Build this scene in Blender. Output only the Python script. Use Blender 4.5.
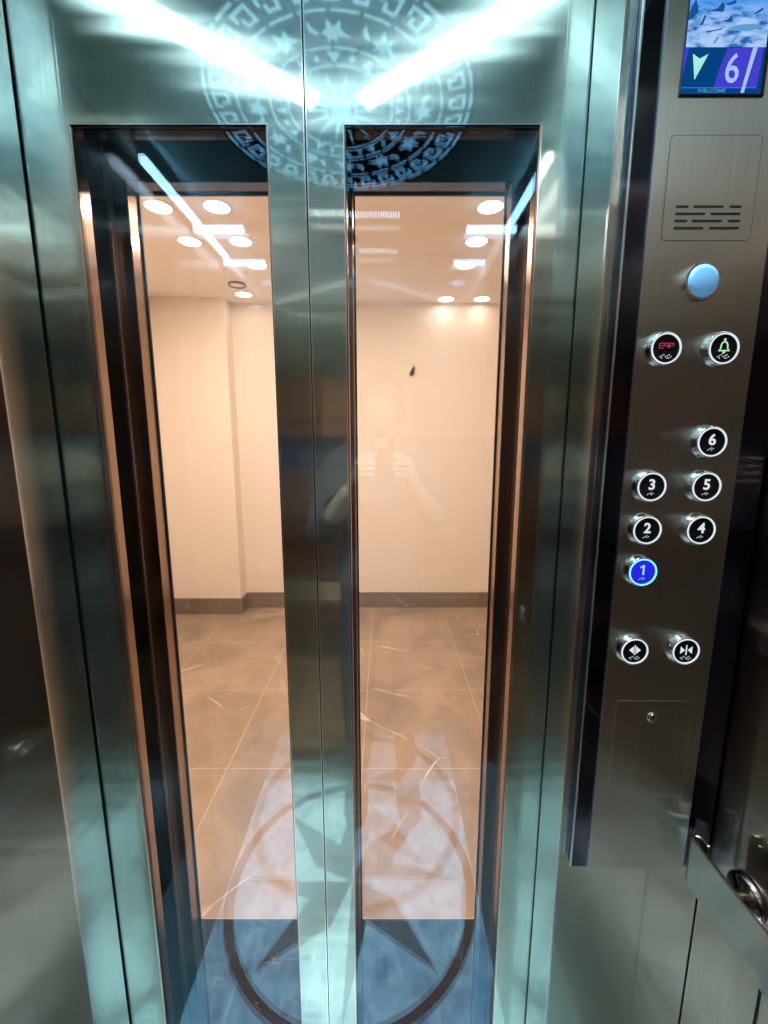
import bpy, bmesh, math, random
from mathutils import Vector, Matrix
random.seed(7)
PI = math.pi
C = bpy.context.scene.collection
for o in list(bpy.data.objects): bpy.data.objects.remove(o)

# ------------------------------------------------------------------ camera
H = 1.43                                   # eye height above both floors
cam_d = bpy.data.cameras.new('camera'); cam = bpy.data.objects.new('camera', cam_d); C.objects.link(cam)
cam.location = (0, 0, H)
cam.rotation_euler = (math.radians(90) - math.atan(70/422.6), 0, 0)
cam_d.sensor_fit = 'HORIZONTAL'; cam_d.sensor_width = 36; cam_d.lens = 422.6/768*36
cam_d.clip_start = 0.01
bpy.context.scene.camera = cam

# ------------------------------------------------------------------ world, exposure
w = bpy.data.worlds.new('world'); bpy.context.scene.world = w; w.use_nodes = True
w.node_tree.nodes['Background'].inputs[0].default_value = (0.5, 0.6, 0.7, 1)
w.node_tree.nodes['Background'].inputs[1].default_value = 0.02
vs = bpy.context.scene.view_settings
vs.view_transform = 'Standard'; vs.look = 'None'; vs.gamma = 1.0; vs.use_curve_mapping = False
vs.exposure = 0.0
CAR_LIGHT = 6.5       # emission of the car's light bars
COVE_LIGHT = 8.0
HALL_LIGHT = 9.2
CAR_FILL = 5.2         # watts of each unseen fill lamp added in the car ceiling by the doors      # watts of each hall downlight
SPOT_LIGHT = 8.0      # emission of the downlight discs

# ------------------------------------------------------------------ dimensions (metres)
CX = -0.105            # centre line of car and doors
D = 0.64               # car door plane
D1 = 0.557             # front return plane
D2 = 0.763             # landing door plane (car side)
XR, XL = 0.493, -0.703 # car side walls
YB = -0.41             # car back wall
ZC = H + 0.80          # car ceiling
JR, JL = 0.270, -0.485 # jamb faces
HC = H + 1.07          # hall ceiling
HY = 3.53              # hall back wall

# ------------------------------------------------------------------ materials
def nt(name):
    m = bpy.data.materials.new(name); m.use_nodes = True
    n = m.node_tree; n.nodes.clear()
    out = n.nodes.new('ShaderNodeOutputMaterial')
    return m, n, out
def rgb(c): return (c[0], c[1], c[2], 1)

def steel(name, col, rough=0.34, aniso=0.85, sharp=0.35, sharp_rough=0.04, grain=0.10, wave=0.0, grain_dir='Z'):
    m, n, out = nt(name); N = n.nodes; L = n.links
    geo = N.new('ShaderNodeNewGeometry'); tc = N.new('ShaderNodeTexCoord')
    mp = N.new('ShaderNodeMapping'); L.new(geo.outputs['Position'], mp.inputs[0])
    mp.inputs['Scale'].default_value = (700, 700, 6) if grain_dir == 'Z' else (6, 700, 700) if grain_dir == 'X' else (700, 6, 700)
    no = N.new('ShaderNodeTexNoise'); no.inputs['Scale'].default_value = 1; no.inputs['Detail'].default_value = 2
    L.new(mp.outputs[0], no.inputs['Vector'])
    mr = N.new('ShaderNodeMapRange'); mr.inputs['To Min'].default_value = 1-grain*2; mr.inputs['To Max'].default_value = 1+grain*2
    L.new(no.outputs[0], mr.inputs[0])
    mul = N.new('ShaderNodeVectorMath'); mul.operation = 'SCALE'; mul.inputs[0].default_value = col
    L.new(mr.outputs[0], mul.inputs['Scale'])
    nz = N.new('ShaderNodeCombineXYZ')                     # the grain direction; highlights spread across it
    for k_, v_ in enumerate({'Z': (0.001, 0.002, 1), 'X': (1, 0.001, 0.002), 'Y': (0.001, 1, 0.002)}[grain_dir]): nz.inputs[k_].default_value = v_
    g = N.new('ShaderNodeBsdfAnisotropic'); g.distribution = 'BECKMANN'
    g.inputs['Roughness'].default_value = rough; g.inputs['Anisotropy'].default_value = aniso
    L.new(mul.outputs[0], g.inputs['Color']); L.new(nz.outputs[0], g.inputs['Tangent'])
    s = N.new('ShaderNodeBsdfAnisotropic'); s.inputs['Roughness'].default_value = sharp_rough
    s.inputs['Anisotropy'].default_value = 0
    L.new(mul.outputs[0], s.inputs['Color'])
    if wave:
        wn = N.new('ShaderNodeTexNoise'); wn.inputs['Scale'].default_value = 1; wn.inputs['Detail'].default_value = 1
        mp2 = N.new('ShaderNodeMapping'); L.new(geo.outputs['Position'], mp2.inputs[0]); mp2.inputs['Scale'].default_value = (3, 3, 26)
        L.new(mp2.outputs[0], wn.inputs['Vector'])
        b = N.new('ShaderNodeBump'); b.inputs['Strength'].default_value = 1.0; b.inputs['Distance'].default_value = wave
        L.new(wn.outputs[0], b.inputs['Height'])
        L.new(b.outputs[0], g.inputs['Normal'])
    mix = N.new('ShaderNodeMixShader'); mix.inputs[0].default_value = sharp
    L.new(g.outputs[0], mix.inputs[1]); L.new(s.outputs[0], mix.inputs[2]); L.new(mix.outputs[0], out.inputs[0])
    return m

def princ(name, col, rough=0.5, metal=0.0, emit=None, es=0.0, spec=0.5, coat=0.0):
    m, n, out = nt(name)
    p = n.nodes.new('ShaderNodeBsdfPrincipled'); n.links.new(p.outputs[0], out.inputs[0])
    p.inputs['Base Color'].default_value = rgb(col); p.inputs['Roughness'].default_value = rough
    p.inputs['Metallic'].default_value = metal; p.inputs['Specular IOR Level'].default_value = spec
    p.inputs['Coat Weight'].default_value = coat
    if emit: p.inputs['Emission Color'].default_value = rgb(emit); p.inputs['Emission Strength'].default_value = es
    # faint mottling keeps every surface procedural
    no = n.nodes.new('ShaderNodeTexNoise'); no.inputs['Scale'].default_value = 60
    g = n.nodes.new('ShaderNodeNewGeometry'); n.links.new(g.outputs['Position'], no.inputs['Vector'])
    mr = n.nodes.new('ShaderNodeMapRange'); mr.inputs['To Min'].default_value = max(0, rough-0.03); mr.inputs['To Max'].default_value = min(1, rough+0.03)
    n.links.new(no.outputs[0], mr.inputs[0]); n.links.new(mr.outputs[0], p.inputs['Roughness'])
    return m

def emis(name, col, s):
    m, n, out = nt(name)
    e = n.nodes.new('ShaderNodeEmission'); e.inputs[0].default_value = rgb(col); e.inputs[1].default_value = s
    n.links.new(e.outputs[0], out.inputs[0]); return m

def marble(name, base, dark, vein, scale=4.0, vein_w=0.02, rough=0.12, veins=True, coat=0.0, spec=0.5, tile=None, grout=(0.75, 0.68, 0.58), warp=0.35):
    m, n, out = nt(name); N = n.nodes; L = n.links
    geo = N.new('ShaderNodeNewGeometry')
    a = N.new('ShaderNodeTexNoise'); a.inputs['Scale'].default_value = scale; a.inputs['Detail'].default_value = 8; a.inputs['Roughness'].default_value = 0.65
    a.inputs['Distortion'].default_value = 0.8
    L.new(geo.outputs['Position'], a.inputs['Vector'])
    r = N.new('ShaderNodeValToRGB'); r.color_ramp.elements[0].position = 0.32; r.color_ramp.elements[1].position = 0.68
    r.color_ramp.elements[0].color = rgb(dark); r.color_ramp.elements[1].color = rgb(base)
    L.new(a.outputs[0], r.inputs[0]); cur = r.outputs[0]
    if veins:
        v = N.new('ShaderNodeTexNoise'); v.inputs['Scale'].default_value = scale*0.6; v.inputs['Detail'].default_value = 5
        ad = N.new('ShaderNodeVectorMath'); ad.operation = 'ADD'
        sc = N.new('ShaderNodeVectorMath'); sc.operation = 'SCALE'; sc.inputs['Scale'].default_value = warp
        L.new(v.outputs[1], sc.inputs[0]); L.new(geo.outputs['Position'], ad.inputs[0]); L.new(sc.outputs[0], ad.inputs[1])
        vo = N.new('ShaderNodeTexVoronoi'); vo.feature = 'DISTANCE_TO_EDGE'; vo.inputs['Scale'].default_value = scale*0.75
        L.new(ad.outputs[0], vo.inputs['Vector'])
        lt = N.new('ShaderNodeMapRange'); lt.inputs['From Max'].default_value = vein_w; lt.inputs['To Min'].default_value = 1; lt.inputs['To Max'].default_value = 0
        L.new(vo.outputs[0], lt.inputs[0])
        br = N.new('ShaderNodeTexNoise'); br.inputs['Scale'].default_value = scale*1.3; L.new(geo.outputs['Position'], br.inputs['Vector'])
        bm_ = N.new('ShaderNodeMapRange'); bm_.inputs['From Min'].default_value = 0.5; bm_.inputs['From Max'].default_value = 0.66
        L.new(br.outputs[0], bm_.inputs[0])
        mu = N.new('ShaderNodeMath'); mu.operation = 'MULTIPLY'; L.new(lt.outputs[0], mu.inputs[0]); L.new(bm_.outputs[0], mu.inputs[1])
        mx = N.new('ShaderNodeMix'); mx.data_type = 'RGBA'; L.new(mu.outputs[0], mx.inputs[0]); L.new(cur, mx.inputs[6]); mx.inputs[7].default_value = rgb(vein)
        cur = mx.outputs[2]
    if tile:
        x0, y0, sz, gw = tile
        sp = N.new('ShaderNodeSeparateXYZ'); L.new(geo.outputs['Position'], sp.inputs[0])
        res = None
        for k, off in ((0, x0), (1, y0)):
            s1 = N.new('ShaderNodeMath'); s1.operation = 'SUBTRACT'; L.new(sp.outputs[k], s1.inputs[0]); s1.inputs[1].default_value = off
            s2 = N.new('ShaderNodeMath'); s2.operation = 'PINGPONG'; L.new(s1.outputs[0], s2.inputs[0]); s2.inputs[1].default_value = sz/2
            # pingpong(sz/2) gives the distance to the nearest multiple of sz
            s3 = N.new('ShaderNodeMath'); s3.operation = 'LESS_THAN'; L.new(s2.outputs[0], s3.inputs[0]); s3.inputs[1].default_value = gw/2
            if res is None: res = s3.outputs[0]
            else:
                s4 = N.new('ShaderNodeMath'); s4.operation = 'MAXIMUM'; L.new(res, s4.inputs[0]); L.new(s3.outputs[0], s4.inputs[1]); res = s4.outputs[0]
        mx = N.new('ShaderNodeMix'); mx.data_type = 'RGBA'; L.new(res, mx.inputs[0]); L.new(cur, mx.inputs[6]); mx.inputs[7].default_value = rgb(grout)
        cur = mx.outputs[2]
    p = N.new('ShaderNodeBsdfPrincipled'); L.new(cur, p.inputs['Base Color']); p.inputs['Roughness'].default_value = rough
    p.inputs['Coat Weight'].default_value = coat; p.inputs['Specular IOR Level'].default_value = spec
    L.new(p.outputs[0], out.inputs[0]); return m

def glass(name, tint, f0, refl):
    m, n, out = nt(name); N = n.nodes; L = n.links
    geo = N.new('ShaderNodeNewGeometry')
    dt = N.new('ShaderNodeVectorMath'); dt.operation = 'DOT_PRODUCT'
    L.new(geo.outputs['Incoming'], dt.inputs[0]); L.new(geo.outputs['Normal'], dt.inputs[1])
    ab = N.new('ShaderNodeMath'); ab.operation = 'ABSOLUTE'; L.new(dt.outputs['Value'], ab.inputs[0])
    om = N.new('ShaderNodeMath'); om.operation = 'SUBTRACT'; om.inputs[0].default_value = 1; L.new(ab.outputs[0], om.inputs[1])
    pw = N.new('ShaderNodeMath'); pw.operation = 'POWER'; L.new(om.outputs[0], pw.inputs[0]); pw.inputs[1].default_value = 5
    mr = N.new('ShaderNodeMapRange'); mr.inputs['To Min'].default_value = f0; mr.inputs['To Max'].default_value = 1
    L.new(pw.outputs[0], mr.inputs[0])
    t = N.new('ShaderNodeBsdfTransparent'); t.inputs[0].default_value = rgb(tint)
    g = N.new('ShaderNodeBsdfAnisotropic'); g.inputs['Roughness'].default_value = 0.0; g.inputs['Color'].default_value = rgb(refl)
    mx = N.new('ShaderNodeMixShader'); L.new(mr.outputs[0], mx.inputs[0]); L.new(t.outputs[0], mx.inputs[1]); L.new(g.outputs[0], mx.inputs[2])
    L.new(mx.outputs[0], out.inputs[0]); return m

M = {}
M['door'] = steel('brushed door steel', (0.56, 0.68, 0.65), 0.26, 0.48, 0.32, 0.045, 0.07, 0.0012)
M['jamb'] = steel('brushed jamb steel', (0.60, 0.66, 0.64), 0.26, 0.48, 0.25, 0.06, 0.05, 0.0012)
M['wall'] = steel('brushed wall steel', (0.46, 0.345, 0.295), 0.30, 0.6, 0.35, 0.05, 0.08, 0.0015)
M['wallb'] = steel('bronze brushed wall steel', (0.40, 0.19, 0.115), 0.35, 0.6, 0.3, 0.1, 0.08, 0.001)
M['navy'] = princ('navy wall band', (0.015, 0.05, 0.15), 0.3)
M['panel'] = steel('control panel steel', (0.66, 0.71, 0.68), 0.38, 0.40, 0.12, 0.12, 0.08, 0.0005)
M['mirror'] = princ('polished dark mirror steel', (0.13, 0.15, 0.22), 0.03, 1.0)
M['edge'] = princ('bright steel edge', (0.85, 0.87, 0.88), 0.18, 1.0)
M['chrome'] = princ('chrome', (0.85, 0.86, 0.88), 0.08, 1.0)
M['rail'] = steel('satin rail steel', (0.50, 0.44, 0.39), 0.3, 0.6, 0.3, 0.06, 0.05, 0, 'Y')
M['railx'] = steel('satin rear rail steel', (0.85, 0.70, 0.52), 0.3, 0.6, 0.3, 0.06, 0.05, 0, 'X')
M['groove'] = princ('dark groove', (0.01, 0.015, 0.02), 0.6)
M['gasket'] = princ('black gasket', (0.008, 0.008, 0.015), 0.35)
M['landing'] = steel('dark landing door steel', (0.30, 0.17, 0.14), 0.3, 0.6, 0.25, 0.12, 0.03)
M['reveal'] = steel('landing reveal steel', (0.58, 0.44, 0.36), 0.3, 0.7, 0.3, 0.1, 0.03)
M['glass'] = glass('door glass', (0.985, 0.985, 0.985), 0.10, (0.42, 0.70, 1.0))
M['ceil'] = princ('teal steel ceiling', (0.46, 0.74, 0.72), 0.35, 0.3)
M['disc'] = princ('ceiling disc ground', (0.04, 0.10, 0.12), 0.35)
M['motif'] = emis('backlit ceiling cut-outs', (0.45, 0.80, 1.0), 2.1)
M['bar'] = emis('light bar diffuser', (0.72, 0.95, 1.0), CAR_LIGHT)
M['cove'] = emis('cove strip diffuser', (0.85, 0.97, 1.0), COVE_LIGHT)
M['field'] = marble('pale floor marble', (0.80, 0.92, 0.96), (0.20, 0.32, 0.44), (1, 1, 1), 16, 0.06, 0.10)
M['border'] = marble('dark floor border marble', (0.15, 0.20, 0.20), (0.09, 0.12, 0.13), (0.3, 0.2, 0.12), 8, 0.015, 0.10)
M['ring'] = marble('dark ring marble', (0.035, 0.02, 0.02), (0.02, 0.012, 0.012), (0.3, 0.2, 0.15), 10, 0.01, 0.10)
M['star'] = marble('grey brown star marble', (0.13, 0.12, 0.12), (0.07, 0.065, 0.07), (0.4, 0.3, 0.2), 12, 0.02, 0.10)
M['hfloor'] = marble('taupe hall tile', (0.47, 0.335, 0.235), (0.26, 0.19, 0.14), (0.85, 0.68, 0.48), 2.6, 0.012, 0.30, tile=(-0.0966, 1.065, 0.6, 0.0035), grout=(0.62, 0.48, 0.35), warp=0.5)
M['hbase'] = marble('taupe skirting tile', (0.26, 0.20, 0.15), (0.19, 0.145, 0.11), (0.6, 0.5, 0.4), 3, 0.01, 0.35)
M['saddle'] = marble('black granite saddle', (0.012, 0.013, 0.022), (0.006, 0.007, 0.013), (0.28, 0.17, 0.10), 9, 0.018, 0.45, spec=0.2)
M['hwall'] = princ('cream hall paint', (0.86, 0.745, 0.64), 0.7)
M['hceil'] = princ('hall ceiling paint', (0.96, 0.87, 0.80), 0.8)
M['spot'] = emis('warm downlight diffuser', (1.0, 0.93, 0.82), SPOT_LIGHT)
M['white'] = princ('white trim paint', (0.8, 0.78, 0.74), 0.5)
M['black'] = princ('black button face', (0.012, 0.012, 0.015), 0.06)
M['slot'] = princ('black slots', (0.003, 0.003, 0.005), 0.6)
M['whitelit'] = emis('white backlit ring', (0.88, 0.95, 1.0), 0.9)
M['digit'] = emis('white backlit numeral', (0.9, 0.95, 1.0), 0.8)
M['redlit'] = emis('magenta red backlit sign', (0.65, 0.05, 0.16), 0.6)
M['greenlit'] = emis('pale green backlit bell', (0.62, 1.0, 0.62), 0.8)
M['bluering'] = emis('cyan blue lit ring', (0.10, 0.42, 1.0), 3.0)
M['blueface'] = emis('deep blue lit face', (0.02, 0.02, 0.75), 1.0)
M['bluedigit'] = emis('light blue numeral', (0.25, 0.6, 1.0), 1.2)
M['lens'] = princ('frosted blue lens', (0.22, 0.50, 0.85), 0.3, emit=(0.15, 0.45, 0.9), es=0.25)
M['scrdark'] = emis('navy screen band', (0.002, 0.06, 0.24), 0.9)
M['scrpurple'] = emis('purple screen patch', (0.06, 0.05, 0.62), 1.0)
M['scrarrow'] = emis('mint screen arrow', (0.42, 0.86, 0.80), 0.95)
M['scrsix'] = emis('pale lilac screen numeral', (0.40, 0.56, 1.0), 0.95)
M['scrtext'] = emis('dim screen lettering', (0.05, 0.28, 0.60), 0.9)
M['brown'] = princ('dark brown plastic', (0.05, 0.018, 0.01), 0.5)

# arctic picture on the upper screen: sky, ice and rocks
def screen_picture():
    m, n, out = nt('screen picture'); N = n.nodes; L = n.links
    geo = N.new('ShaderNodeNewGeometry'); sp = N.new('ShaderNodeSeparateXYZ'); L.new(geo.outputs['Position'], sp.inputs[0])
    mp = N.new('ShaderNodeMapping'); mp.inputs['Scale'].default_value = (60, 1, 170); L.new(geo.outputs['Position'], mp.inputs[0])
    no = N.new('ShaderNodeTexNoise'); no.inputs['Scale'].default_value = 1; no.inputs['Detail'].default_value = 6; L.new(mp.outputs[0], no.inputs['Vector'])
    r = N.new('ShaderNodeValToRGB'); e = r.color_ramp.elements
    e[0].position = 0.36; e[0].color = (0.03, 0.14, 0.45, 1); e[1].position = 0.60; e[1].color = (0.45, 0.66, 1.0, 1)
    k = e.new(0.44); k.color = (0.20, 0.42, 0.86, 1)
    L.new(no.outputs[0], r.inputs[0])
    h = N.new('ShaderNodeMapRange'); h.inputs['From Min'].default_value = H+0.452; h.inputs['From Max'].default_value = H+0.474; L.new(sp.outputs[2], h.inputs[0])
    mx = N.new('ShaderNodeMix'); mx.data_type = 'RGBA'; L.new(h.outputs[0], mx.inputs[0]); L.new(r.outputs[0], mx.inputs[6]); mx.inputs[7].default_value = (0.07, 0.34, 0.92, 1)
    em = N.new('ShaderNodeEmission'); em.inputs[1].default_value = 0.9; L.new(mx.outputs[2], em.inputs[0]); L.new(em.outputs[0], out.inputs[0])
    return m
M['picture'] = screen_picture()
M['rock'] = emis('dark blue rocks on screen', (0.01, 0.09, 0.36), 0.9)
M['rockl'] = emis('mid blue rock tops on screen', (0.13, 0.36, 0.72), 0.9)

# ------------------------------------------------------------------ mesh helpers
def B(): return bmesh.new()
def obj(name, bm, mat, parent=None, bevel=0, smooth=False, label=None):
    me = bpy.data.meshes.new(name)
    bmesh.ops.recalc_face_normals(bm, faces=bm.faces)
    if smooth:
        for f in bm.faces: f.smooth = True
    bm.to_mesh(me); bm.free()
    o = bpy.data.objects.new(name, me); C.objects.link(o)
    me.materials.append(M[mat] if isinstance(mat, str) else mat)
    if bevel:
        b = o.modifiers.new('bevel', 'BEVEL'); b.width = bevel; b.segments = 2; b.limit_method = 'ANGLE'
    if parent is not None:
        o.parent = parent
        o.matrix_parent_inverse = Matrix.Translation(parent.location).inverted() if parent.type == 'EMPTY' else Matrix.Identity(4)
    if label: o['label'] = label
    return o
def struct(name, bm, mat, parent=None, bevel=0):
    o = obj(name, bm, mat, parent, bevel)
    if parent is None: o['kind'] = 'structure'
    return o
def tag(o, label, cat, group=None):
    o['label'] = label; o['category'] = cat
    if group: o['group'] = group
    return o
def thing(name, label, cat, loc, group=None):
    o = bpy.data.objects.new(name, None); C.objects.link(o); o.location = loc; o.empty_display_size = 0.05
    return tag(o, label, cat, group)
def box(bm, x0, x1, y0, y1, z0, z1):
    v = [bm.verts.new((x, y, z)) for x in (x0, x1) for y in (y0, y1) for z in (z0, z1)]
    for q in ((0,1,3,2),(4,6,7,5),(0,4,5,1),(2,3,7,6),(0,2,6,4),(1,5,7,3)): bm.faces.new([v[i] for i in q])
    return bm
def prism(bm, pts, f0, f1):
    """pts: 2-D outline; f0/f1 map (u,v) to the two end faces"""
    a = [bm.verts.new(f0(u, v)) for u, v in pts]; b = [bm.verts.new(f1(u, v)) for u, v in pts]
    bm.faces.new(a); bm.faces.new(b[::-1]); n = len(pts)
    for i in range(n): bm.faces.new((a[i], b[i], b[(i+1) % n], a[(i+1) % n]))
    return bm
def py_(bm, pts, y0, y1): return prism(bm, pts, lambda u, v: (u, y0, v), lambda u, v: (u, y1, v))
def pz_(bm, pts, z0, z1): return prism(bm, pts, lambda u, v: (u, v, z0), lambda u, v: (u, v, z1))
def px_(bm, pts, x0, x1): return prism(bm, pts, lambda u, v: (x0, u, v), lambda u, v: (x1, u, v))
def circ(cx, cy, r, n=40, a0=0, a1=2*PI):
    return [(cx+r*math.cos(a0+(a1-a0)*i/n), cy+r*math.sin(a0+(a1-a0)*i/n)) for i in range(n)]
def arcband(cx, cy, r0, r1, a0, a1, n=12):
    o_ = [(cx+r1*math.cos(a0+(a1-a0)*i/n), cy+r1*math.sin(a0+(a1-a0)*i/n)) for i in range(n+1)]
    i_ = [(cx+r0*math.cos(a0+(a1-a0)*i/n), cy+r0*math.sin(a0+(a1-a0)*i/n)) for i in range(n, -1, -1)]
    return o_ + i_
def band(bm, cx, cy, r0, r1, fz0, fz1, n=64, pz=True):
    rings = []
    for r, h in ((r0, fz0), (r1, fz0), (r1, fz1), (r0, fz1)):
        rings.append([bm.verts.new((cx+r*math.cos(2*PI*i/n), cy+r*math.sin(2*PI*i/n), h) if pz else (cx+r*math.cos(2*PI*i/n), h, cy+r*math.sin(2*PI*i/n))) for i in range(n)])
    for k in range(4):
        A, Bq = rings[k], rings[(k+1) % 4]
        for i in range(n): bm.faces.new((A[i], A[(i+1) % n], Bq[(i+1) % n], Bq[i]))
    return bm
def lathe_y(bm, cx, cz, prof, n=40):
    """prof: list of (radius, y); closed at radius 0"""
    rings = []
    for r, y in prof:
        if r < 1e-6: rings.append([bm.verts.new((cx, y, cz))])
        else: rings.append([bm.verts.new((cx+r*math.cos(2*PI*i/n), y, cz+r*math.sin(2*PI*i/n))) for i in range(n)])
    for a, b in zip(rings, rings[1:]):
        for i in range(n):
            j = (i+1) % n
            if len(a) == 1 and len(b) == 1: continue
            if len(a) == 1: bm.faces.new((a[0], b[i], b[j]))
            elif len(b) == 1: bm.faces.new((a[i], a[j], b[0]))
            else: bm.faces.new((a[i], a[j], b[j], b[i]))
    return bm
def rrect(x0, x1, z0, z1, r, n=5):
    P = []
    for cx, cz, a in ((x1-r, z1-r, 0), (x0+r, z1-r, PI/2), (x0+r, z0+r, PI), (x1-r, z0+r, 1.5*PI)):
        for i in range(n+1): P.append((cx+r*math.cos(a+PI/2*i/n), cz+r*math.sin(a+PI/2*i/n)))
    return P
def tube(bm, pts, r, n=10):
    pts = [Vector(p) for p in pts]; rings = []
    for i, p in enumerate(pts):
        d = (pts[min(i+1, len(pts)-1)]-pts[max(i-1, 0)]).normalized()
        u = d.cross(Vector((0, 0, 1)));  u = u if u.length > 1e-3 else d.cross(Vector((0, 1, 0)))
        u.normalize(); v = d.cross(u)
        rings.append([bm.verts.new(p+u*r*math.cos(2*PI*k/n)+v*r*math.sin(2*PI*k/n)) for k in range(n)])
    for a, b in zip(rings, rings[1:]):
        for k in range(n): bm.faces.new((a[k], a[(k+1) % n], b[(k+1) % n], b[k]))
    bm.faces.new(rings[0]); bm.faces.new(rings[-1][::-1]); return bm
def ribbon_x(bm, path, t, z0, z1):
    """flat bar: horizontal path (x,y) with thickness t, upright between z0 and z1"""
    L_, R_ = [], []
    for i, p in enumerate(path):
        a = Vector(path[max(i-1, 0)]); b = Vector(path[min(i+1, len(path)-1)]); d = (b-a).normalized(); nrm = Vector((-d.y, d.x))*t/2
        L_.append((p[0]+nrm.x, p[1]+nrm.y)); R_.append((p[0]-nrm.x, p[1]-nrm.y))
    return pz_(bm, L_+R_[::-1], z0, z1)
def text_mesh(s, size, cx, cz, y, depth=0.0008, bold=0.0, sx=1.0, align='CENTER'):
    cu = bpy.data.curves.new('t', 'FONT'); cu.body = s; cu.size = size; cu.align_x = align; cu.align_y = 'CENTER'
    cu.extrude = depth/2; cu.offset = bold; cu.resolution_u = 4
    o = bpy.data.objects.new('t', cu); C.objects.link(o)
    bpy.context.view_layer.update()
    dg = bpy.context.evaluated_depsgraph_get()
    me = bpy.data.meshes.new_from_object(o.evaluated_get(dg))
    bm = B(); bm.from_mesh(me)
    xs = [v.co.x for v in bm.verts]; ys = [v.co.y for v in bm.verts]
    mx, my = (min(xs)+max(xs))/2, (min(ys)+max(ys))/2
    for v in bm.verts: v.co = Vector((cx+(v.co.x-mx)*sx, y-v.co.z, cz+v.co.y-my))
    bpy.data.objects.remove(o); bpy.data.curves.remove(cu); bpy.data.meshes.remove(me)
    return bm

# ------------------------------------------------------------------ setting: the lift car
# floor: dark border with a pale square field, dark ring and compass star let into it
fl = struct('floor', box(B(), XL, XR, YB, D+0.02, -0.03, 0.0), 'border')
fy = 0.105
obj('field_inlay', box(B(), CX-0.405, CX+0.405, fy-0.41, fy+0.41, 0.0, 0.0006), 'field', fl)
obj('ring_inlay', band(B(), CX, fy, 0.372, 0.402, 0.0006, 0.0012, 96), 'ring', fl)
bs, bl = B(), B()
for k in range(8):
    a = k*PI/4; r, ri = 0.355, 0.14
    tip = (CX+r*math.cos(a), fy+r*math.sin(a)); c = (CX, fy)
    q0 = (CX+ri*math.cos(a-PI/8), fy+ri*math.sin(a-PI/8)); q1 = (CX+ri*math.cos(a+PI/8), fy+ri*math.sin(a+PI/8))
    pz_(bs, [c, q0, tip], 0.0006, 0.0012); pz_(bs if k % 2 else bl, [c, tip, q1], 0.0006, 0.0012)
obj('star_inlay', bs, 'star', fl, label='dark halves of the compass star')
obj('star_inlay', bl, 'field', fl, label='pale halves of the compass star')

struct('ceiling', box(B(), XL, XR, YB, 0.80, ZC, ZC+0.03), 'ceil')
b = B(); box(b, XL, XR, YB-0.02, YB, H+0.02, ZC); wbk = struct('wall_back', b, 'wall')
obj('lower_panel', box(B(), XL, XR, YB-0.02, YB, 0, H-0.10), 'wallb', wbk)
obj('dark_band', box(B(), XL, XR, YB-0.02, YB+0.002, H-0.10, H+0.02), 'navy', wbk)
b = B(); box(b, XL-0.02, XL, YB, D1, 0, ZC); struct('wall_left', b, 'wall')
b = B(); box(b, XR, XR+0.02, YB, 0.441, 0, ZC); box(b, XR, XR+0.02, 0.446, D1-0.002, 0, ZC); wr = struct('wall_right', b, 'wall')
obj('panel_groove', box(B(), XR+0.003, XR+0.02, 0.441, 0.446, 0, ZC), 'groove', wr)
# front returns with their jambs (L shaped, one for each side)
b = B(); pz_(b, [(XR+0.02, D1), (JR, D1), (JR, D-0.004), (JR+0.012, D-0.004), (JR+0.012, D1+0.012), (XR+0.02, D1+0.012)], 0, ZC)
struct('wall_front_right', b, 'jamb', bevel=0.0012)
b = B(); pz_(b, [(XL-0.02, D1), (XL-0.02, D1+0.012), (JL-0.012, D1+0.012), (JL-0.012, D-0.004), (JL, D-0.004), (JL, D1)], 0, ZC)
struct('wall_front_left', b, 'jamb', bevel=0.0012)
# transom over the doors (above the frame of the photo) and the side slots the doors run into
struct('trim_1', box(B(), JL, JR, D1, D-0.004, H+0.70, ZC), 'jamb')
struct('trim_5', box(B(), JR-0.0018, JR, D1-0.0018, D1, 0, ZC), 'edge')
struct('trim_6', box(B(), JL, JL+0.0018, D1-0.0018, D1, 0, ZC), 'edge')
struct('trim_2', box(B(), JR+0.002, JR+0.08, D+0.030, D+0.034, 0, ZC), 'groove')
struct('trim_3', box(B(), JL-0.08, JL-0.002, D+0.030, D+0.034, 0, ZC), 'groove')

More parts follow.
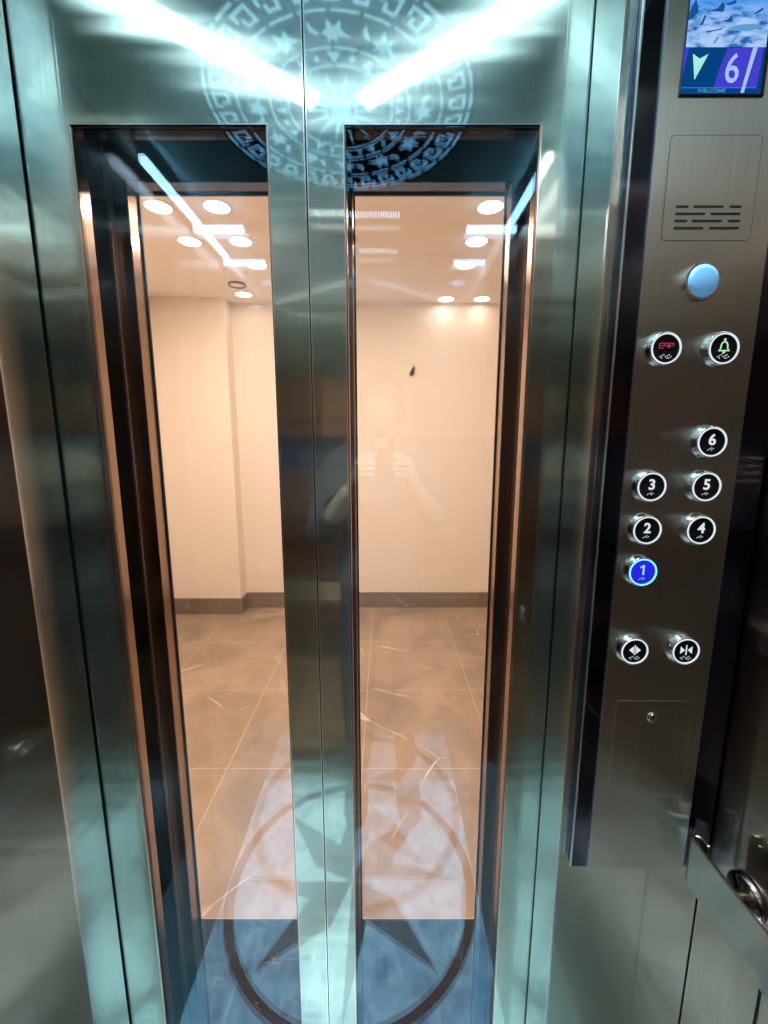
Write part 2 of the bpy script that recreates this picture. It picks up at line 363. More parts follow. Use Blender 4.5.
# ------------------------------------------------------------------ the doors
WI, WO, WT, WB = 0.0515, 0.3145, 0.4166, -1.385   # window: inner, outer offset from the seam; top, bottom from eye height
def leaf(name, side, y0, y1, outer, top, mat, rev, glass_y, seam, gy=(0.006, 0.010)):
    s = side
    def X(a, b): return (CX+min(s*a, s*b), CX+max(s*a, s*b))
    b = B()
    for xa, xb, za, zb in ((seam, WI, 0.012, H+top), (WO, outer, 0.012, H+top), (WI, WO, H+WT, H+top), (WI, WO, 0.012, H+WB)):
        x0, x1 = X(xa, xb); box(b, x0, x1, y0, y1, za, zb)
    bmesh.ops.remove_doubles(b, verts=b.verts, dist=1e-6)
    # drop the inner double faces left where the rails meet the stiles
    b.faces.ensure_lookup_table(); seen = {}
    for f in b.faces: seen.setdefault(frozenset(v.index for v in f.verts), []).append(f)
    d = struct(name, b, mat)
    e = 0.0016
    for xa, xb in ((WI, WI+e), (WO-e, WO)):
        x0, x1 = X(xa, xb); obj('window_reveal', box(B(), x0, x1, y0+0.0005, y1-0.0005, H+WB, H+WT), rev, d, label='polished steel side lining of the window')
    x0, x1 = X(WI+e, WO-e)
    for za, zb in ((H+WT-e, H+WT), (H+WB, H+WB+e)): obj('window_head' if za > H else 'window_sill', box(B(), x0, x1, y0+0.0005, y1-0.0005, za, zb), 'mirror', d)  # head and sill darker than the side linings: shade put into their colour
    if gy[0] < 0:                                                  # bright lips on the car side
        b = B(); u = 0.0013
        for xa, xb, za, zb in ((WI-u, WI, H+WB-u, H+WT+u), (WO, WO+u, H+WB-u, H+WT+u), (WI, WO, H+WT, H+WT+u), (WI, WO, H+WB-u, H+WB)):
            q0, q1 = X(xa, xb); box(b, q0, q1, y0-0.0012, y0, za, zb)
        obj('window_lip', b, 'edge', d)
        q0, q1 = X(seam, seam+0.0016); obj('seam_edge', box(B(), q0, q1, y0-0.0015, y0, 0.012, H+top), 'edge', d)
    x0, x1 = X(WI+e, WO-e)
    obj('glass_pane', box(B(), x0, x1, glass_y, glass_y+0.006, H+WB+e, H+WT-e), 'glass', d)
    b = B(); g = 0.003 if gy[0] > 0 else 0.0006
    for xa, xb, za, zb in ((WI+e, WI+e+g, H+WB+e, H+WT-e), (WO-e-g, WO-e, H+WB+e, H+WT-e), (WI+e+g, WO-e-g, H+WT-e-g, H+WT-e), (WI+e+g, WO-e-g, H+WB+e, H+WB+e+g)):
        q0, q1 = X(xa, xb); box(b, q0, q1, glass_y+gy[0], glass_y+gy[1], za, zb)
    obj('gasket', b, 'gasket', d)
    return d
leaf('door_1', -1, D, D+0.026, 0.44, 0.72, 'door', 'reveal', D+0.003, 0.0009, (-0.002, -0.0005))
leaf('door_2', 1, D, D+0.026, 0.44, 0.72, 'door', 'reveal', D+0.003, 0.0009, (-0.002, -0.0005))
d3 = leaf('door_3', -1, D2, D2+0.034, 0.44, 0.74, 'landing', 'reveal', D2+0.024, 0.001)
d4 = leaf('door_4', 1, D2, D2+0.034, 0.44, 0.74, 'landing', 'reveal', D2+0.024, 0.001)
# vertical stiffener on the shaft side of each landing leaf (the thin bright line beside the window)
for d, s in ((d3, -1), (d4, 1)):
    xa, xb = sorted((CX+s*0.336, CX+s*0.342))
    obj('stiffener', box(B(), xa, xb, D2-0.012, D2, H-1.40, H+0.60), 'reveal', d, bevel=0.001)
    b = B(); lathe_y(b, CX+s*0.339, H-0.46, [(0, D2-0.016), (0.004, D2-0.016), (0.004, D2-0.012)], 12)
    obj('screw', b, 'chrome', d)

# ------------------------------------------------------------------ setting: the landing hall
struct('floor_hall', box(B(), -1.9, 2.7, 1.065, HY+0.1, -0.05, 0.0), 'hfloor')
struct('trim_4', box(B(), -1.9, 2.7, 0.76, 1.065, -0.05, 0.0), 'saddle')
struct('ceiling_hall', box(B(), -1.9, 2.7, 0.875, HY+0.1, HC, HC+0.05), 'hceil')
struct('wall_hall_back', box(B(), -1.20, 2.7, HY, HY+0.1, 0, HC), 'hwall')
struct('wall_hall_pier', box(B(), -1.9, -1.20, 3.385, HY+0.1, 0, HC), 'hwall')
struct('wall_hall_left', box(B(), -1.87, -1.77, 0.86, 3.385, 0, HC), 'hwall')
struct('wall_hall_right', box(B(), 2.6, 2.7, 0.86, HY, 0, HC), 'hwall')
b = B(); box(b, -1.9, CX-0.40, 0.80, 0.86, 0, HC); box(b, CX+0.40, 2.7, 0.80, 0.86, 0, HC); box(b, CX-0.40, CX+0.40, 0.80, 0.86, H+0.68, HC)
struct('wall_landing', b, 'hwall')
hb = 0.135
struct('baseboard_back', box(B(), -1.20+0.0, 2.6, HY-0.012, HY, 0, hb), 'hbase')
b = B(); pz_(b, [(-1.758, 3.385), (-1.20, 3.385), (-1.20, HY-0.012), (-1.188, HY-0.012), (-1.188, 3.373), (-1.758, 3.373)], 0, hb)
struct('baseboard_pier', b, 'hbase')
struct('baseboard_left', box(B(), -1.77, -1.758, 0.86, 3.385, 0, hb), 'hbase')

# hall downlights
def downlight(x, y, label, lit=True, r=0.058):
    t = thing('ceiling_downlight', label, 'downlight', (x, y, HC), 'round hall downlights')
    band(b := B(), x, y, r, r+0.008, HC-0.004, HC, 40); obj('trim_ring', b, 'white', t)
    obj('diffuser', pz_(B(), circ(x, y, r, 32), HC-0.002, HC-0.0005), 'spot' if lit else 'hceil', t)
    if lit:
        ld = bpy.data.lights.new('downlight_lamp', 'AREA'); ld.shape = 'DISK'; ld.size = 0.10; ld.energy = HALL_LIGHT*(0.05 if y > 3.2 else 0.25 if y > 2.7 else 0.6 if y > 2.4 else 0.8 if y > 2 else 2.2); ld.color = (1.0, 0.865, 0.73)
        lo = bpy.data.objects.new('downlight_lamp', ld); C.objects.link(lo); lo.parent = t; lo.location = (0, 0, -0.008)
for x, y, l in ((-0.77, 1.35, 'added fill downlight just outside the landing doors, left, hidden above the window'),  # first two are unseen, added to brighten the near hall floor
                (0.49, 1.35, 'added fill downlight just outside the landing doors, right, hidden above the window'),
                (-1.04, 2.15, 'hall downlight nearest the doors at the far left, first of the left column'),
                (-0.77, 2.15, 'bright hall downlight highest in the left door window, right of its neighbour'),
                (0.49, 2.15, 'bright hall downlight highest in the right door window'),
                (-1.05, 2.49, 'hall downlight second from the doors in the leftmost column'),
                (-0.775, 2.49, 'hall downlight second from the doors in the middle column, left window'),
                (0.50, 2.49, 'hall downlight second from the doors in the right window'),
                (-0.78, 2.80, 'hall downlight third from the doors in the left window'),
                (0.50, 2.80, 'hall downlight third from the doors in the right window'),
                (-1.03, 3.32, 'small far hall downlight by the back wall in the left window'),
                (0.47, 3.42, 'small far hall downlight by the back wall, left one in the right window'),
                (0.74, 3.42, 'small far hall downlight by the back wall, rightmost of all')):
    downlight(x, y, l)
t = thing('smoke_detector', 'unlit round ring fitting on the hall ceiling between the lit downlights', 'smoke detector', (-1.01, 3.12, HC))
b = B(); band(b, -1.01, 3.12, 0.048, 0.060, HC-0.012, HC, 40); obj('ring', b, 'hbase', t)
obj('cover', pz_(B(), circ(-1.01, 3.12, 0.048), HC-0.006, HC), 'hceil', t)
# little brown bug-like stub on the back wall
b = B(); py_(b, [(0.205, H+0.532), (0.222, H+0.524), (0.238, H+0.533), (0.245, H+0.560), (0.246, H+0.590), (0.232, H+0.592), (0.220, H+0.575), (0.208, H+0.552)], HY-0.014, HY)
tube(b, [(0.238, HY-0.008, H+0.586), (0.243, HY-0.010, H+0.602), (0.232, HY-0.012, H+0.609)], 0.003, 6)
tag(obj('wall_hook', b, 'brown'), 'tiny dark brown hook on the cream hall wall behind the right window', 'hook')

# ------------------------------------------------------------------ lights and ornament of the car ceiling
def light_bar(name, label, p, q, wd, mat, group, hgt=0.018):
    p = Vector(p); q = Vector(q); d = (q-p).normalized(); n = Vector((-d.y, d.x))*wd/2; n2 = Vector((-d.y, d.x))*(wd/2+0.006)
    t = thing(name, label, 'light', ((p.x+q.x)/2, (p.y+q.y)/2, ZC), group)
    obj('housing', pz_(B(), [tuple(p+n2), tuple(q+n2), tuple(q-n2), tuple(p-n2)], ZC-hgt*0.6, ZC), 'edge', t)
    obj('diffuser', pz_(B(), [tuple(p+n), tuple(q+n), tuple(q-n), tuple(p-n)], ZC-hgt, ZC-hgt*0.6), mat, t)
cc = (CX, 0.105)
for s, l in ((-1, 'long white light bar running from the ceiling centre to the front left corner'), (1, 'long white light bar running from the ceiling centre to the front right corner')):
    light_bar('ceiling_light_bar', l, (cc[0]+s*0.055, cc[1]+0.040), (cc[0]+s*0.56, cc[1]+0.411), 0.045, 'bar', 'diagonal light bars')
for p, q, l in (((-0.66, 0.0), (-0.66, -0.36), 'short cove light strip along the left wall at the rear of the ceiling'),
                ((0.45, 0.0), (0.45, -0.36), 'short cove light strip along the right wall at the rear of the ceiling'),
                ((-0.69, -0.39), (-0.51, -0.39), 'cove light strip along the back wall, left of the vent'),
                ((0.30, -0.39), (0.48, -0.39), 'cove light strip along the back wall, right of the vent')):
    light_bar('cove_light', l, p, q, 0.012, 'cove', 'cove strips round the rear of the ceiling', 0.05)
for x, l in ((CX-0.30, 'added fill lamp in the car ceiling above the left door leaf'), (CX, 'added fill lamp in the car ceiling above the door seam'), (CX+0.30, 'added fill lamp in the car ceiling above the right door leaf')):  # unseen lamps added to light the car floor
    t = thing('car_fill_lamp', l, 'fill light', (x, 0.46, ZC), 'added fill lamps by the car doors')
    obj('trim_ring', band(B(), x, 0.46, 0.030, 0.038, ZC-0.004, ZC, 32), 'edge', t)
    ld = bpy.data.lights.new('fill_lamp', 'AREA'); ld.shape = 'DISK'; ld.size = 0.05; ld.energy = CAR_FILL; ld.color = (0.78, 1.0, 0.97); ld.spread = math.radians(75)
    lo = bpy.data.objects.new('fill_lamp', ld); C.objects.link(lo); lo.parent = t; lo.location = (0, 0, -0.006); lo.rotation_euler = (math.radians(-10), 0, 0)
# slotted vent
t = thing('ceiling_vent', 'slim ceiling vent of two rows of small bright slots near the back wall', 'vent', (CX, -0.365, ZC))
obj('plate', box(B(), CX-0.17, CX+0.17, -0.385, -0.335, ZC-0.003, ZC), 'edge', t)
b = B()
for i in range(36):
    x = CX-0.1575+i*0.009
    for y in (-0.375, -0.353): box(b, x-0.0018, x+0.0018, y-0.0045, y+0.0045, ZC-0.0042, ZC-0.003)
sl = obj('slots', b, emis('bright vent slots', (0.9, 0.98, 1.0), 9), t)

# round ornament: rings, star, triangles and dots, leaf motifs, key fret
R = 0.320; my = 0.103
t = thing('ceiling_ornament', 'round cut-out ornament with star, rings and key fret on the car ceiling', 'ornament', (CX, my, ZC))
obj('disc', pz_(B(), circ(CX, my, R+0.006, 96), ZC-0.002, ZC), 'disc', t)
Z0, Z1 = ZC-0.0032, ZC-0.002
def pol(r, a): return (CX+r*R*math.cos(a), my+r*R*math.sin(a))
b = B()
for k in range(14):
    a = 2*PI*k/14
    pz_(b, [pol(0.10, a-0.22), pol(0.34, a), pol(0.10, a+0.22)], Z0, Z1)
pz_(b, circ(CX, my, 0.085*R, 24), Z0, Z1)
obj('star', b, 'motif', t)
for r0, r1, n in ((0.385, 0.40, 12), (0.515, 0.53, 20), (0.755, 0.77, 24), (0.965, 0.985, 32)):
    b = B()
    for k in range(n):
        a = 2*PI*k/n; pz_(b, arcband(CX, my, r0*R, r1*R, a+0.02, a+2*PI/n-0.02, 6), Z0, Z1)
    obj('ring', b, 'motif', t)
b = B()
for k in range(12):
    a = 2*PI*k/12
    b = B(); pz_(b, [pol(0.415, a-0.09), pol(0.495, a), pol(0.415, a+0.09)] if k % 2 == 0 else [pol(0.495, a-0.09), pol(0.415, a), pol(0.495, a+0.09)], Z0, Z1)
    obj('triangle', b, 'motif', t); q = pol(0.455, a+PI/12); obj('dot', pz_(B(), circ(q[0], q[1], 0.02*R, 12), Z0, Z1), 'motif', t)
b = B()
for k in range(12):                                   # curling leaf sprays
    a = 2*PI*k/12
    pz_(b, [pol(0.60, a-0.20), pol(0.64, a-0.10), pol(0.70, a-0.09), pol(0.66, a-0.03), pol(0.71, a+0.03), pol(0.65, a+0.04), pol(0.62, a+0.10),
            pol(0.60, a+0.04), pol(0.555, a+0.05), pol(0.59, a-0.01), pol(0.56, a-0.06), pol(0.605, a-0.07)], Z0, Z1)
    pz_(b, [pol(0.62, a+0.11), pol(0.66, a+0.17), pol(0.71, a+0.20), pol(0.655, a+0.22), pol(0.615, a+0.17)], Z0, Z1)
obj('leaf_band', b, 'motif', t)
b = B(); nk = 30; st = 2*PI/nk; th = 0.022
def arcq(a0, a1, r): pz_(b, arcband(CX, my, (r-th/2)*R, (r+th/2)*R, a0, a1, 3), Z0, Z1)
def radq(a, r0, r1):
    h = th/2/((r0+r1)/2); pz_(b, [pol(r0, a-h), pol(r1, a-h), pol(r1, a+h), pol(r0, a+h)], Z0, Z1)
for k in range(nk):
    a = k*st; A_ = a+0.02; E_ = a+st-0.02; hw = th/2/0.87
    arcq(A_, E_-0.02, 0.925); radq(A_+hw, 0.815, 0.914)
    arcq(A_+2*hw, a+st*0.62, 0.826); radq(a+st*0.62-hw, 0.838, 0.872)
    radq(E_-0.02-hw, 0.872, 0.914)
obj('key_fret', b, 'motif', t)

# ------------------------------------------------------------------ handrails
def rail(label, path, z0, z1, mat, brackets, name='handrail', loc=None, screws=()):
    t = thing(name, label, 'handrail', loc or (path[0][0], path[0][1], z0))
    obj('flat_bar', ribbon_x(B(), path, 0.005, z0, z1), mat, t, bevel=0.0015, smooth=False)
    for f in brackets:
        r = obj('bracket', f[0], 'chrome', t, smooth=True)
    return t
def bend(cx, cy, r, a0, a1, n=8): return [(cx+r*math.cos(a0+(a1-a0)*i/n), cy+r*math.sin(a0+(a1-a0)*i/n)) for i in range(n+1)]
Zr0, Zr1 = H-0.635, H-0.560
def post_x(xr, xw, y, z):      # round standoff post with rosette on a side wall
    bm = B(); s = 1 if xw > xr else -1
    prof = [(0.0, xr), (0.011, xr), (0.011, xw-s*0.012), (0.026, xw-s*0.010), (0.030, xw-s*0.006), (0.030, xw-s*0.0005), (0, xw-s*0.0005)]
    rings = []
    n = 24
    for r, x in prof:
        rings.append([bm.verts.new((x, y+max(r, 1e-4)*math.cos(2*PI*i/n), z+max(r, 1e-4)*math.sin(2*PI*i/n))) for i in range(n)])
    for a, b_ in zip(rings, rings[1:]):
        for i in range(n): bm.faces.new((a[i], a[(i+1) % n], b_[(i+1) % n], b_[i]))
    return bm
def post_y(yr, yw, x, z):
    bm = B(); s = 1 if yw > yr else -1
    return lathe_y(bm, x, z, [(0.0001, yr), (0.011, yr), (0.011, yw-s*0.012), (0.026, yw-s*0.010), (0.030, yw-s*0.006), (0.030, yw-s*0.0005), (0.0001, yw-s*0.0005)], 24)
xr = 0.443; ye = 0.530
path = [(xr+0.014, ye-0.022)] + bend(xr+0.007, ye-0.011, 0.007, 0, PI, 10) + [(xr, -0.26)] + bend(xr+0.018, -0.26-0.0, 0.018, PI, 1.5*PI, 8)[1:] + [(XR-0.001, -0.278)]
rail('flat brushed steel handrail with a rounded end on the right car wall', path, Zr0, Zr1, 'rail',
     [(post_x(xr+0.003, XR, 0.478, H-0.608),), (post_x(xr+0.003, XR, -0.15, H-0.598),)])
xl = -0.653
path = [(XL+0.001, ye-0.003), (xl-0.022, ye-0.003)] + bend(xl-0.018, ye-0.021, 0.018, PI/2, 0, 8)[1:] + [(xl, -0.26)] + bend(xl-0.018, -0.26, 0.018, 0, -PI/2, 8)[1:] + [(XL+0.001, -0.278)]
rail('flat brushed steel handrail on the left car wall', path, Zr0, Zr1, 'rail',
     [(post_x(xl-0.003, XL, 0.385, H-0.598),), (post_x(xl-0.003, XL, -0.15, H-0.598),)])
yr = YB+0.045
rail('flat steel handrail across the back wall of the car behind the person', [(-0.60, YB+0.001), (-0.60, yr-0.018)] + bend(-0.582, yr-0.018, 0.018, PI, PI/2, 8)[1:] + [(0.372, yr)] + bend(0.372, yr-0.018, 0.018, PI/2, 0, 8)[1:] + [(0.39, YB+0.001)],
     Zr0, Zr1, 'railx', [(post_y(yr-0.003, YB, -0.45, H-0.598),), (post_y(yr-0.003, YB, 0.24, H-0.598),)])

# ------------------------------------------------------------------ control panel
YP = 0.543                                  # face of the steel plate
cp = thing('control_panel', 'tall brushed steel lift control panel with round buttons and a screen, beside the doors', 'control panel', (0.379, D1, H-0.637))
obj('mirror_backing', box(B(), 0.2845, 0.4895, YP+0.003, D1-0.0005, H-0.637, ZC-0.02), 'mirror', cp, bevel=0.0008, label='dark mirror-polished backing plate')
obj('edge_bead', box(B(), 0.2827, 0.2845, YP+0.0015, YP+0.0045, H-0.637, ZC-0.02), 'edge', cp, bevel=0.0005, label='bright edge strip')
obj('faceplate', box(B(), 0.3085, 0.4525, YP, YP+0.003, H-0.637, ZC-0.02), 'panel', cp, bevel=0.0005)
F = YP
# screen
scr = obj('display_screen', box(B(), 0.3290, 0.4240, F-0.0020, F, H+0.381, H+0.545), 'gasket', cp, bevel=0.0008)
obj('picture', box(B(), 0.3312, 0.4190, F-0.0024, F-0.0020, H+0.4275, H+0.543), 'picture', scr, label='arctic scene of ice and rocks')
for pts in ([(0.331,0.452),(0.336,0.455),(0.341,0.459),(0.340,0.464),(0.337,0.472),(0.334,0.466),(0.331,0.459)],
            [(0.344,0.448),(0.348,0.457),(0.350,0.456),(0.347,0.448)],
            [(0.352,0.461),(0.361,0.463),(0.366,0.469),(0.369,0.466),(0.368,0.460)],
            [(0.369,0.467),(0.380,0.471),(0.381,0.468),(0.373,0.466)],
            [(0.366,0.451),(0.374,0.453),(0.378,0.458),(0.379,0.451)],
            [(0.401,0.458),(0.410,0.464),(0.411,0.462),(0.404,0.458)],
            [(0.351,0.442),(0.360,0.443),(0.369,0.445),(0.369,0.444),(0.354,0.441)]):
    obj('rock', py_(B(), [(x, H+z) for x, z in pts], F-0.0027, F-0.0024), 'rock', scr)
for pts in ([(0.332,0.447),(0.338,0.452),(0.345,0.456),(0.344,0.448)], [(0.357,0.4615),(0.362,0.469),(0.366,0.4705),(0.363,0.464)], [(0.404,0.454),(0.411,0.459),(0.418,0.457),(0.416,0.453)],
            [(0.372,0.443),(0.386,0.448),(0.404,0.449),(0.416,0.447),(0.398,0.442)], [(0.360,0.431),(0.364,0.437),(0.367,0.437),(0.363,0.431)], [(0.379,0.431),(0.384,0.437),(0.387,0.437),(0.382,0.431)]):
    obj('ice_ridge', py_(B(), [(x, H+z) for x, z in pts], F-0.0026, F-0.0024), 'rockl', scr)
obj('info_band', box(B(), 0.3300, 0.4190, F-0.0024, F-0.0020, H+0.383, H+0.4267), 'scrdark', scr)
b = B(); py_(b, [(0.3665, H+0.388), (0.3985, H+0.388), (0.4110, H+0.4262), (0.3775, H+0.4262), (0.3700, H+0.405)], F-0.0026, F-0.0024)
obj('purple_patch', b, 'scrpurple', scr); b = B()
py_(b, [(0.3302, H+0.400), (0.3345, H+0.4262), (0.3302, H+0.4262)], F-0.0026, F-0.0024)
obj('purple_patch', b, 'scrpurple', scr)
b = B(); py_(b, [(0.4025, H+0.388), (0.4140, H+0.388), (0.4165, H+0.4262), (0.4110, H+0.4262)], F-0.0026, F-0.0024); obj('purple_patch', b, 'scrpurple', scr)
b = B(); py_(b, [(0.3968, H+0.3835), (0.4003, H+0.3835), (0.4098, H+0.4267), (0.4048, H+0.4267)], F-0.0028, F-0.0026)
obj('slash', b, 'scrsix', scr)
obj('floor_number', text_mesh('6', 0.0400, 0.3845, H+0.4070, F-0.0030, 0.0004, 0.0002, 0.85), 'scrsix', scr)
b = B(); py_(b, [(0.3395, H+0.4205), (0.3472, H+0.4160), (0.3565, H+0.4205), (0.3440, H+0.3960)], F-0.0030, F-0.0026)
obj('down_arrow', b, 'scrarrow', scr)
obj('screen_lettering', text_mesh('WELCOME', 0.0052, 0.3640, H+0.3855, F-0.0028, 0.0003, 0.0001, 1.25), 'scrtext', scr)
b = B(); box(b, 0.3305, 0.4130, F-0.0027, F-0.0024, H+0.3882, H+0.3887); obj('rule_line', b, 'scrtext', scr)

# loudspeaker plate: hairline outline and rows of slots
sx0, sx1, sz0, sz1 = 0.3260, 0.4300, H+0.2340, H+0.3430
sp = obj('speaker_plate', py_(B(), rrect(sx0, sx1, sz0, sz1, 0.005), F-0.0004, F), 'panel', cp)
b = B(); o_ = rrect(sx0-0.0006, sx1+0.0006, sz0-0.0006, sz1+0.0006, 0.0056); i_ = rrect(sx0, sx1, sz0, sz1, 0.005); n = len(o_)
vo = [b.verts.new((x, F-0.0003, z)) for x, z in o_]; vi = [b.verts.new((x, F-0.0003, z)) for x, z in i_]
for i in range(n): b.faces.new((vo[i], vo[(i+1) % n], vi[(i+1) % n], vi[i]))
obj('outline_groove', b, 'groove', sp)
b = B(); dz = 0.0076
for r in range(4):
    z = H+0.2698-r*dz
    for x0, x1 in (((0.3390, 0.3540), (0.3595, 0.3945), (0.4015, 0.4155)) if r % 2 == 0 else ((0.3390, 0.3740), (0.3805, 0.4155))):
        py_(b, rrect(x0, x1, z-0.0013, z+0.0013, 0.0012, 3), F-0.0008, F-0.0003)
obj('sound_slots', b, 'slot', sp)

# blue indicator lens
ln = obj('indicator_lens', lathe_y(B(), 0.3787, H+0.1886, [(0, F-0.0065), (0.013, F-0.0063), (0.0178, F-0.0050), (0.0185, F-0.003), (0.0185, F)]), 'lens', cp, smooth=True, label='frosted blue round lens')
obj('bezel', band(B(), 0.3787, H+0.1886, 0.0185, 0.0212, F-0.0042, F, 48, False), 'chrome', ln)

# push buttons
def dots(b, cx, cz, y, pattern, pitch=0.0022, r=0.00062):
    for i, (dx, dz_) in enumerate(pattern): lathe_y(b, cx+dx*pitch, cz+dz_*pitch, [(0, y-0.0006), (r, y-0.0004), (r, y)], 8)
def button(x, zz, draw, label, lit=False, dotp=((-1,0),(0,0.5),(1,0),(0,-0.6),(-2,-0.6)), dotm='digit'):
    z = H+(zz-H)*0.984
    bt = obj('push_button', lathe_y(B(), x, z, [(0.0165, F-0.0095), (0.0190, F-0.0100), (0.0198, F-0.0090), (0.0200, F-0.0065), (0.0206, F-0.005), (0.0216, F-0.0025), (0.0218, F)], 56), 'chrome', cp, smooth=True, label=label)
    obj('lit_ring', band(B(), x, z, 0.0164, 0.0181, F-0.0106, F-0.0094, 56, False), 'bluering' if lit else 'whitelit', bt)
    obj('face', lathe_y(B(), x, z, [(0, F-0.0098), (0.0158, F-0.0098), (0.0160, F-0.0090)], 48), 'blueface' if lit else 'black', bt)
    draw(bt, x, z)
    b = B(); dots(b, x, z-0.0085, F-0.0098, dotp); obj('raised_dots', b, dotm, bt)
def one(bt, x, z):
    z += 0.003; py_(b := B(), [(x-0.0008, z-0.0065), (x+0.0014, z-0.0065), (x+0.0014, z+0.0068), (x-0.0004, z+0.0068), (x-0.0042, z+0.0040), (x-0.0034, z+0.0024), (x-0.0008, z+0.0040)], F-0.0104, F-0.0099)
    obj('numeral', b, 'bluedigit', bt)
def num(s, m='digit'):
    return lambda bt, x, z: obj('numeral', text_mesh(s, 0.0185, x-0.0002, z+0.0030, F-0.0101, 0.0005, 0.0004), m, bt)
def bell(bt, x, z):
    z = z+0.0025; b = B()
    out = [(-0.0068,-0.0055),(-0.0050,-0.0030),(-0.0045,0.0020),(-0.0025,0.0052),(0,0.0062),(0.0025,0.0052),(0.0045,0.0020),(0.0050,-0.0030),(0.0068,-0.0055)]
    inn = [(-0.0046,-0.0042),(-0.0034,-0.0022),(-0.0030,0.0016),(-0.0016,0.0038),(0,0.0046),(0.0016,0.0038),(0.0030,0.0016),(0.0034,-0.0022),(0.0046,-0.0042)]
    for i in range(8): py_(b, [(x+p[0], z+p[1]) for p in (out[i], out[i+1], inn[i+1], inn[i])], F-0.0104, F-0.0099)
    box(b, x-0.0066, x+0.0066, F-0.0104, F-0.0099, z-0.0058, z-0.0044)
    lathe_y(b, x, z+0.0076, [(0, F-0.0104), (0.0014, F-0.0104), (0.0014, F-0.0099)], 10); lathe_y(b, x, z-0.0070, [(0, F-0.0104), (0.0016, F-0.0104), (0.0016, F-0.0099)], 10)
    obj('bell_symbol', b, 'greenlit', bt)
def stopsign(bt, x, z):
    b = B(); y0, y1 = F-0.0104, F-0.0099; u = 0.0010; z = z+0.003
    def hb_(a, c, h): box(b, x+a, x+c, y0, y1, z+h-u/2, z+h+u/2)
    def vb(a, h0, h1): box(b, x+a-u/2, x+a+u/2, y0, y1, z+h0, z+h1)
    hb_(-0.0085, -0.0035, 0.0028); hb_(-0.0085, -0.0035, -0.0028); vb(-0.0085, -0.0028, 0.0028); hb_(-0.0070, -0.0035, 0)
    hb_(-0.0022, 0.0022, 0.0028); hb_(-0.0022, 0.0022, -0.0002); vb(-0.0022, -0.0002, 0.0028); vb(0.0022, -0.0028, 0.0028)
    hb_(0.0036, 0.0085, 0.0028); hb_(0.0036, 0.0085, 0); vb(0.0036, -0.0028, 0.0028); vb(0.0085, 0, 0.0028)
    obj('stop_symbol', b, 'redlit', bt)
def tri(b, x, z, s, w, h): py_(b, [(x, z-h), (x+s*w, z), (x, z+h)], F-0.0104, F-0.0099)
def opening(bt, x, z):
    b = B(); z += 0.002; tri(b, x-0.0018, z, -1, 0.006, 0.0052); tri(b, x+0.0018, z, 1, 0.006, 0.0052)
    box(b, x-0.0006, x+0.0006, F-0.0104, F-0.0099, z-0.007, z+0.007); obj('open_symbol', b, 'digit', bt)
def closing(bt, x, z):
    b = B(); z += 0.002; tri(b, x-0.0078, z, 1, 0.0058, 0.0052); tri(b, x+0.0078, z, -1, 0.0058, 0.0052)
    box(b, x-0.0007, x+0.0007, F-0.0104, F-0.0099, z-0.007, z+0.007); obj('close_symbol', b, 'digit', bt)
xa, xb = 0.3392, 0.4086
wide = [(i-3, 0.5*((i*7) % 3-1)) for i in range(7)] + [(-2, -1.2), (1, -1.2), (2, -1.2)]
button(xa, H+0.1128, stopsign, 'black button with red lettering, left of the bell button', dotp=wide)
button(xb, H+0.1128, bell, 'alarm button with a pale green bell', dotp=wide)
button(xb, H, num('6'), 'floor button 6')
button(xa, H-0.0570, num('3'), 'floor button 3'); button(xb, H-0.0570, num('5'), 'floor button 5')
button(xa, H-0.1140, num('2'), 'floor button 2'); button(xb, H-0.1140, num('4'), 'floor button 4')
button(xa, H-0.1710, one, 'floor button 1, lit bright blue', True, dotm='bluedigit')
button(xa, H-0.2840, opening, 'door open button with arrows pointing outward', dotp=wide)
button(xb, H-0.2840, closing, 'door close button with arrows pointing inward', dotp=wide)

# service flap with lock
sv = obj('service_flap', box(B(), 0.3275, 0.4350, F-0.0005, F, H-0.510, H-0.3600), 'panel', cp)
b = B()
box(b, 0.3269, 0.4356, F-0.0007, F-0.0001, H-0.3600, H-0.3592); box(b, 0.3269, 0.4356, F-0.0007, F-0.0001, H-0.5108, H-0.510)
box(b, 0.3269, 0.3275, F-0.0006, F-0.0001, H-0.510, H-0.36); box(b, 0.4350, 0.4356, F-0.0006, F-0.0001, H-0.510, H-0.36)
obj('flap_edge', b, 'edge', sv)
lk = obj('lock', lathe_y(B(), 0.3795, H-0.3842, [(0, F-0.0030), (0.0052, F-0.0030), (0.0056, F-0.0022), (0.0072, F-0.0018), (0.0078, F-0.0005)], 28), 'chrome', sv, smooth=False)
b = B(); box(b, 0.3788, 0.3802, F-0.0034, F-0.0030, H-0.3872, H-0.3822); lathe_y(b, 0.3795, H-0.3822, [(0, F-0.0034), (0.0014, F-0.0034), (0.0014, F-0.003)], 10); obj('keyhole', b, 'slot', lk)

